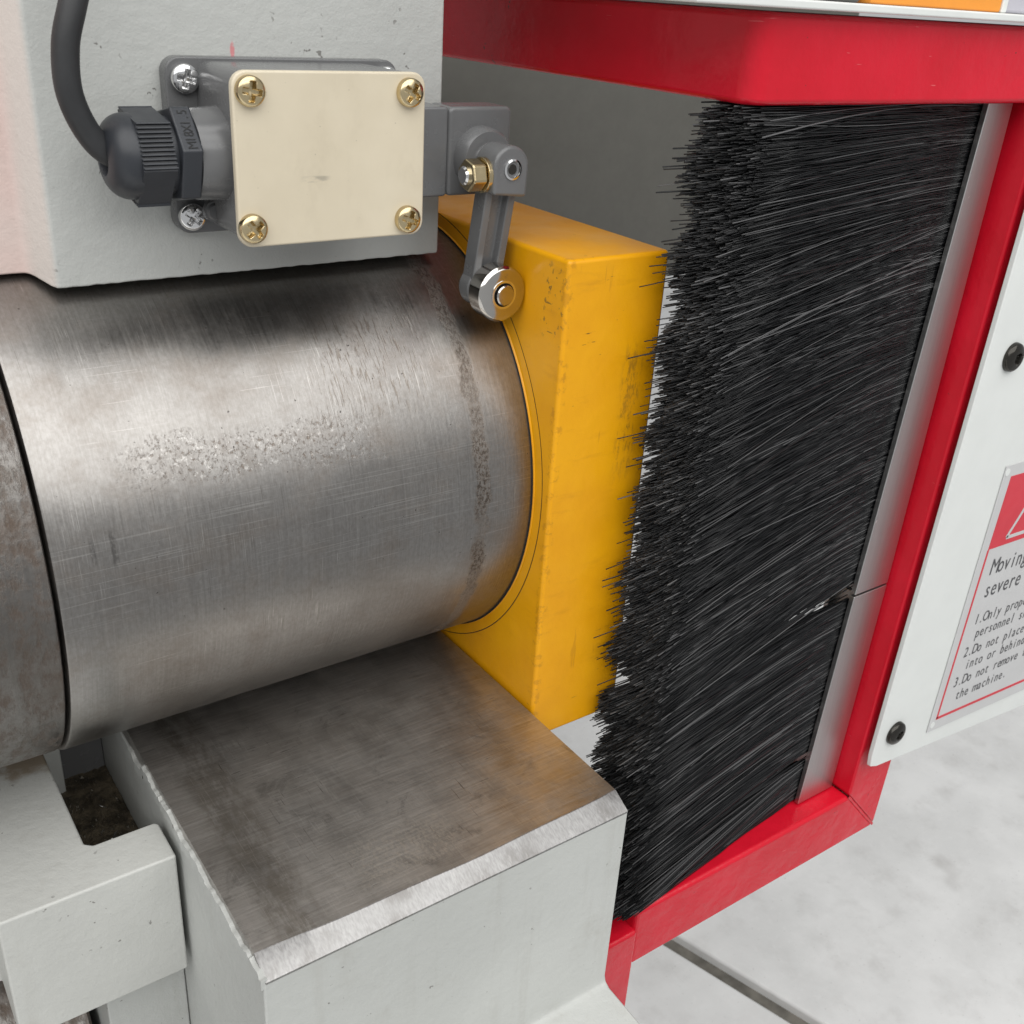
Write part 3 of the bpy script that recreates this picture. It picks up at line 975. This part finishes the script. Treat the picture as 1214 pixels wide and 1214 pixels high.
brush('upper strip brush of black bristles in a silver holder', -76.2, 140.4, 16500, 3, droop_hi)
brush('lower shorter strip brush of black bristles beneath the holder joint', -199.6, -77.0, 9400, 5, droop_lo)

# ------------------------------------------------------------------ white panel and warning sign
t = thing('cover_panel', 'white sheet metal panel bolted over the red post', 'panel', (290, -130, -195))
pl = [(210.2, 160), (198.4, -170), (199.4, -177.5), (204.8, -179.5), (420, -203), (420, 160)]
prism('sheet', pl, 'y', -130.6, -128.0, M['white'], t, bevel=0.6)
screws('button_bolt', head_mesh(6.6, 3.6, 2.3, 2.2, 'hex', rim=0.25), [(225.4, -130.7, 38), (213.4, -130.7, -161)], M['blackbolt'], t, (10, 25))

t = thing('warning_sign', 'grey warning plate with red header and black safety text', 'sign', (300, -131, -176))
YS = -130.75
prism('plate', [(247.2, -18.5), (244.2, -173.5), (420, -186), (420, -24)], 'y', YS - 0.5, YS, M['signplate'], t, bevel=0.15, seg=1)
YP = YS - 0.62
prism('red_header', [(253.6, -25.0), (252.2, -64.5), (420, -71), (420, -31)], 'y', YP, YP + 0.1, M['signred'], t)


def strip(name, a, b, w, mat, y=YP):
    a, b = Vector(a), Vector(b)
    d = (b - a).normalized()
    nn = Vector((-d.y, d.x)) * w / 2
    return prism(name, [tuple(a + nn), tuple(b + nn), tuple(b - nn), tuple(a - nn)], 'y', y, y + 0.1, mat, t)


strip('border_line', (252.5, -64.6), (250.2, -166.3), 1.5, M['signred'])
strip('border_line', (249.5, -166), (420, -178), 1.7, M['signred'])
tri = [(266, -61.0), (285, -33.0), (304, -62.5)]
for a, b in ((0, 1), (1, 2), (2, 0)):
    strip('triangle_line', tri[a], tri[b], 2.0, M['signplate'], YP - 0.16)
for q in ((249.3, -22.0), (247.6, -169.6)):
    lathe('rivet_hole', [(YP - .05, 0.8), (YP - 0.1, 1.9), (YP + .1, 1.9)], 'y', q, M['white'], t, seg=16)
sl = -0.07
text_mesh('lettering', [
    ('Moving', 262.6, -70.6, 13.5, 5.6, 0.78), ('severe', 262.6, -84.1, 13.5, 5.6, 0.78),
    ('1.Only proper', 261.6, -99.9, 9.0, 4.1, 0.80), ('personnel sh', 266.4, -109.2, 9.0, 4.1, 0.80),
    ('2.Do not place ', 260.9, -119.8, 9.0, 4.1, 0.80), ('into or behind ', 266.2, -128.8, 9.0, 4.1, 0.80),
    ('3.Do not remove the', 260.0, -138.4, 9.0, 4.1, 0.80), ('the machine.', 265.8, -148.2, 9.0, 4.1, 0.80)],
    M['signink'], t, (0, YP, 0), (1, 0, -0.04), (0.02, 0, 1), depth=0.05)

# ------------------------------------------------------------------ limit switch
t = thing('limit_switch', 'grey limit switch with cream lid and roller lever on the casting', 'switch', (-70, -40, 98))
prism('mounting_flange', rrect(-107.2, -32, 96.6, 146.4, 4.5), 'y', -43.5, -38.2, M['switch'], t, bevel=0.6)
prism('housing', rrect(-98.3, -41.2, 99.0, 145.4, 4.5), 'y', -73.2, -42.5, M['switch'], t, bevel=0.8)
prism('lid', rrect(-100.4, -40.6, 98.7, 145.6, 4.2), 'y', -76.0, -73.4, M['cream'], t, bevel=0.7)
screws('lid_screw', head_mesh(4.1, 3.0, 2.6, 2.3, 'cross'), [(-95.6, -75.9, 140.5), (-46.4, -75.9, 140.1), (-46.6, -75.9, 103.7), (-96.6, -75.9, 104.2)], M['zinc'], t, (8, 33, 20, 52))
screws('flange_screw', head_mesh(4.1, 3.2, 2.6, 2.3, 'cross'), [(-101.9, -43.4, 140.6), (-102.7, -43.4, 101.8), (-36.4, -43.4, 140.6)], M['chrome'], t, (15, 40, 0))
lathe('blind_plug', [(-53.0, 0.0), (-53.0, 2.0), (-52.2, 2.6), (-52.2, 3.1), (-50, 3.1)], 'y', (-98.3, 104.4), M['switch'], t, seg=24)
# head
prism('switch_head', rrect(-41, -20.55, 105.8, 133.8, 1.2), 'y', -57.2, -43.8, M['switch'], t, bevel=0.9, seg=4)
prism('head_cover', rrect(-20.5, 4.2, 105.8, 133.8, 2.0), 'y', -57.4, -43.8, M['switch'], t, bevel=1.3, seg=4)
lathe('head_screw', [(4.0, 3.0), (5.4, 3.0), (6.6, 2.0), (6.8, 0.1)], 'x', (-48.0, 129.2), M['zinc'], t, seg=24)
PX, PZ = -7.0, 116.7
lathe('shaft_boss', [(-57.0, 10.4), (-61.6, 10.0), (-62.8, 9.0), (-62.8, 0.1)], 'y', (PX - 1.0, PZ + 1.0), M['switch'], t, seg=64)
lathe('shaft', [(-62.6, 6.6), (-65.0, 6.6)], 'y', (PX, PZ), M['chrome'], t, seg=32)
# clamp hub: D-shape with rounded top
D = []
for i in range(17):
    a = math.radians(180 * i / 16)
    D.append((PX - 0.2 + 6.9 * math.cos(a), PZ + 0.4 + 6.9 * math.sin(a)))
D += [(PX - 6.9, PZ - 8.0), (PX + 6.3, PZ - 9.0)]
hub = prism('lever_hub', D, 'y', -75.2, -63.6, M['switch'], t, bevel=1.2)
lathe('pivot_screw', [(-74.8, 3.3), (-75.7, 3.3), (-75.9, 2.7), (-75.1, 2.4), (-74.9, 0.1)], 'y', (PX, PZ), M['chrome'], t, seg=40)
lathe('pivot_core', [(-74.95, 1.9), (-75.4, 1.5), (-75.4, 0.1)], 'y', (PX, PZ), M['blackbolt'], t, seg=24)
# clamp bolt, nut on the near side
CY, CZ = -69.2, 114.4
hexp = [(CY + 5.4 * math.cos(math.radians(15 + 60 * k)), CZ + 5.4 * math.sin(math.radians(15 + 60 * k))) for k in range(6)]
lathe('clamp_washer', [(-13.8, 5.6), (-15.4, 5.6)], 'x', (CY, CZ), M['zinc'], t, seg=32, bevel=0.2)
prism('clamp_nut', hexp, 'x', -21.0, -15.5, M['zinc'], t, bevel=0.8, seg=2)
lathe('clamp_bolt', [(-13, 3.0), (-21.8, 3.0), (-22.4, 2.4), (-22.4, 0.05)], 'x', (CY, CZ), M['chrome'], t, seg=24)
# lever arm: channel section, slightly leaning
RX, RZ = -7.6, 75.6


def arm_sec(cx, w, y0, y1):
    f = 3.0
    return [(cx - w, y0), (cx - w + f, y0), (cx - w + f + .6, y0 + 2.8), (cx + w - f - .6, y0 + 2.8), (cx + w - f, y0), (cx + w, y0), (cx + w, y1), (cx - w, y1)]


A = arm_sec(PX - .4, 6.1, -70.6, -63.8)
B = arm_sec(RX - 2.0, 6.0, -67.0, -60.4)
V = [(x, y, 110.0) for x, y in A] + [(x, y, 76.5) for x, y in B]
n = 8
F = [tuple(range(n)), tuple(range(2 * n - 1, n - 1, -1))] + [(i, (i + 1) % n, n + (i + 1) % n, n + i) for i in range(n)]
mesh_obj('lever_arm', V, F, M['switch'], t, bevel=0.5, seg=3)
lathe('arm_end', [(-60.2, 6.9), (-66.6, 6.9)], 'y', (RX - 2.2, RZ + .6), M['switch'], t, seg=40, bevel=0.9)
o = lathe('lever_roller', [(-67.2, 4.0), (-67.2, 8.8), (-67.8, 9.55), (-73.9, 9.55), (-74.8, 8.8), (-75.0, 8.4), (-75.0, 4.6)], 'y', (RX, RZ), M['bearing'], t, seg=72, caps=False)
lathe('roller_bush', [(-74.6, 4.9), (-75.3, 4.9), (-75.3, 4.1), (-74.4, 4.0)], 'y', (RX, RZ), M['chrome'], o, seg=40, caps=False)
lathe('bore_shade', [(-74.4, 4.2), (-74.4, 0.1)], 'y', (RX, RZ), M['dark'], o, seg=32, caps=False)  # dark disc painting the shadow between roller and pin
lathe('roller_pin', [(-67, 3.5), (-76.2, 3.5), (-76.6, 3.1), (-76.65, 0.05)], 'y', (RX, RZ), M['bearing'], o, seg=40)
# socket for the gland
GY, GZ = -57.5, 121.8
lathe('gland_socket', [(-97.5, 13.0), (-105.6, 12.4), (-107.0, 12.0), (-107.0, 5)], 'x', (GY, GZ), M['switch'], t, seg=64)

# ------------------------------------------------------------------ cable gland and cable
t = thing('cable_gland', 'black plastic cable gland with ribbed nut on the switch', 'cable gland', (-115, GY, GZ))


def hexagon(r, rot, n=6):
    return [(GY + r * math.cos(math.radians(rot + 360 / n * k)), GZ + r * math.sin(math.radians(rot + 360 / n * k))) for k in range(n)]


prism('lock_nut', hexagon(14.0, 168), 'x', -113.0, -107.2, M['nylon'], t, bevel=0.6)
lathe('thread_collar', [(-107.5, 10.5), (-116.5, 10.5)], 'x', (GY, GZ), M['nylon'], t, seg=40)
# ribbed sealing nut: hexagon whose front flat carries fine ribs
rot = 130
hx = hexagon(12.9, rot)
pts = []
for k in range(6):
    a, b = Vector(hx[k]), Vector(hx[(k + 1) % 6])
    nn = ((a + b) / 2 - Vector((GY, GZ))).normalized()
    pts.append(tuple(a))
    if k in (0, 2, 4):
        nr = 11
        for i in range(nr):
            t0, t1 = (i + .2) / nr, (i + .62) / nr
            p0, p1 = a.lerp(b, t0), a.lerp(b, t1)
            pts += [tuple(p0), tuple(p0 + nn * 1.0), tuple(p1 + nn * 1.0), tuple(p1)]
prism('ribbed_nut', pts, 'x', -123.6, -114.4, M['nylon'], t, bevel=0.12, seg=1)
prof = [(-122.8, 11.4)]
for i in range(11):
    a = math.radians(90 * i / 10)
    prof.append((-124.0 - 6.6 * math.sin(a), 4.9 + 6.5 * math.cos(a)))
prof += [(-130.0, 4.6), (-127.5, 4.4)]
lathe('dome', prof, 'x', (GY, GZ), M['nylon'], t, seg=64, caps=False)
lathe('inner_seal', [(-128, 4.8), (-128, 0.1)], 'x', (GY, GZ), M['dark'], t, seg=32, caps=False)
hx = hexagon(14.0, 168)
# size marking moulded on the lock nut's upper front flat, recess shadow painted dark
e0, e1 = Vector(hx[5]), Vector(hx[0])
best = None
for k in range(6):
    a, b = Vector(hx[k]), Vector(hx[(k + 1) % 6])
    nn = ((a + b) / 2 - Vector((GY, GZ))).normalized()
    sc = nn.x * -0.75 + nn.y * 0.66
    if best is None or sc > best[0]:
        best = (sc, a, b, nn)
_, a, b, nn = best
if a.y > b.y:
    a, b = b, a
updir = (b - a).normalized()
text_mesh('size_marking', [('M18X1.5', 0, 0, 3.9, 1.72, 0.85)], M['dark'], t,
          Vector((-108.6, a.x, a.y)) + Vector((0, updir.x, updir.y)) * 1.0, (0, updir.x, updir.y), (-1, 0, 0), depth=0.12)

t = thing('power_cable', 'thick black rubber cable curving up from the gland', 'cable', (-135, -57, 122))
path = smooth_path([(-119, -57.5, 121.8), (-127.2, -57.6, 122.0), (-133.4, -58.6, 127.4), (-137.8, -60, 138), (-137.6, -60.5, 149.5), (-134.6, -60, 159), (-129.5, -58, 172), (-123, -54, 190), (-117, -50, 215)], 12)
tube('sheath', path, 3.45, M['cable'], t, seg=32)

# ------------------------------------------------------------------ dark cabinet behind
t = thing('rear_cabinet', 'dark grey cabinet behind the yellow block', 'cabinet', (300, 700, ZF))
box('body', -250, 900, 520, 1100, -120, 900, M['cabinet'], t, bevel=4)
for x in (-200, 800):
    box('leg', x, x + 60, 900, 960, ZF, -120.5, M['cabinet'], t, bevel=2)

for o in list(bpy.data.objects):
    if 'org' in o:
        del o['org']
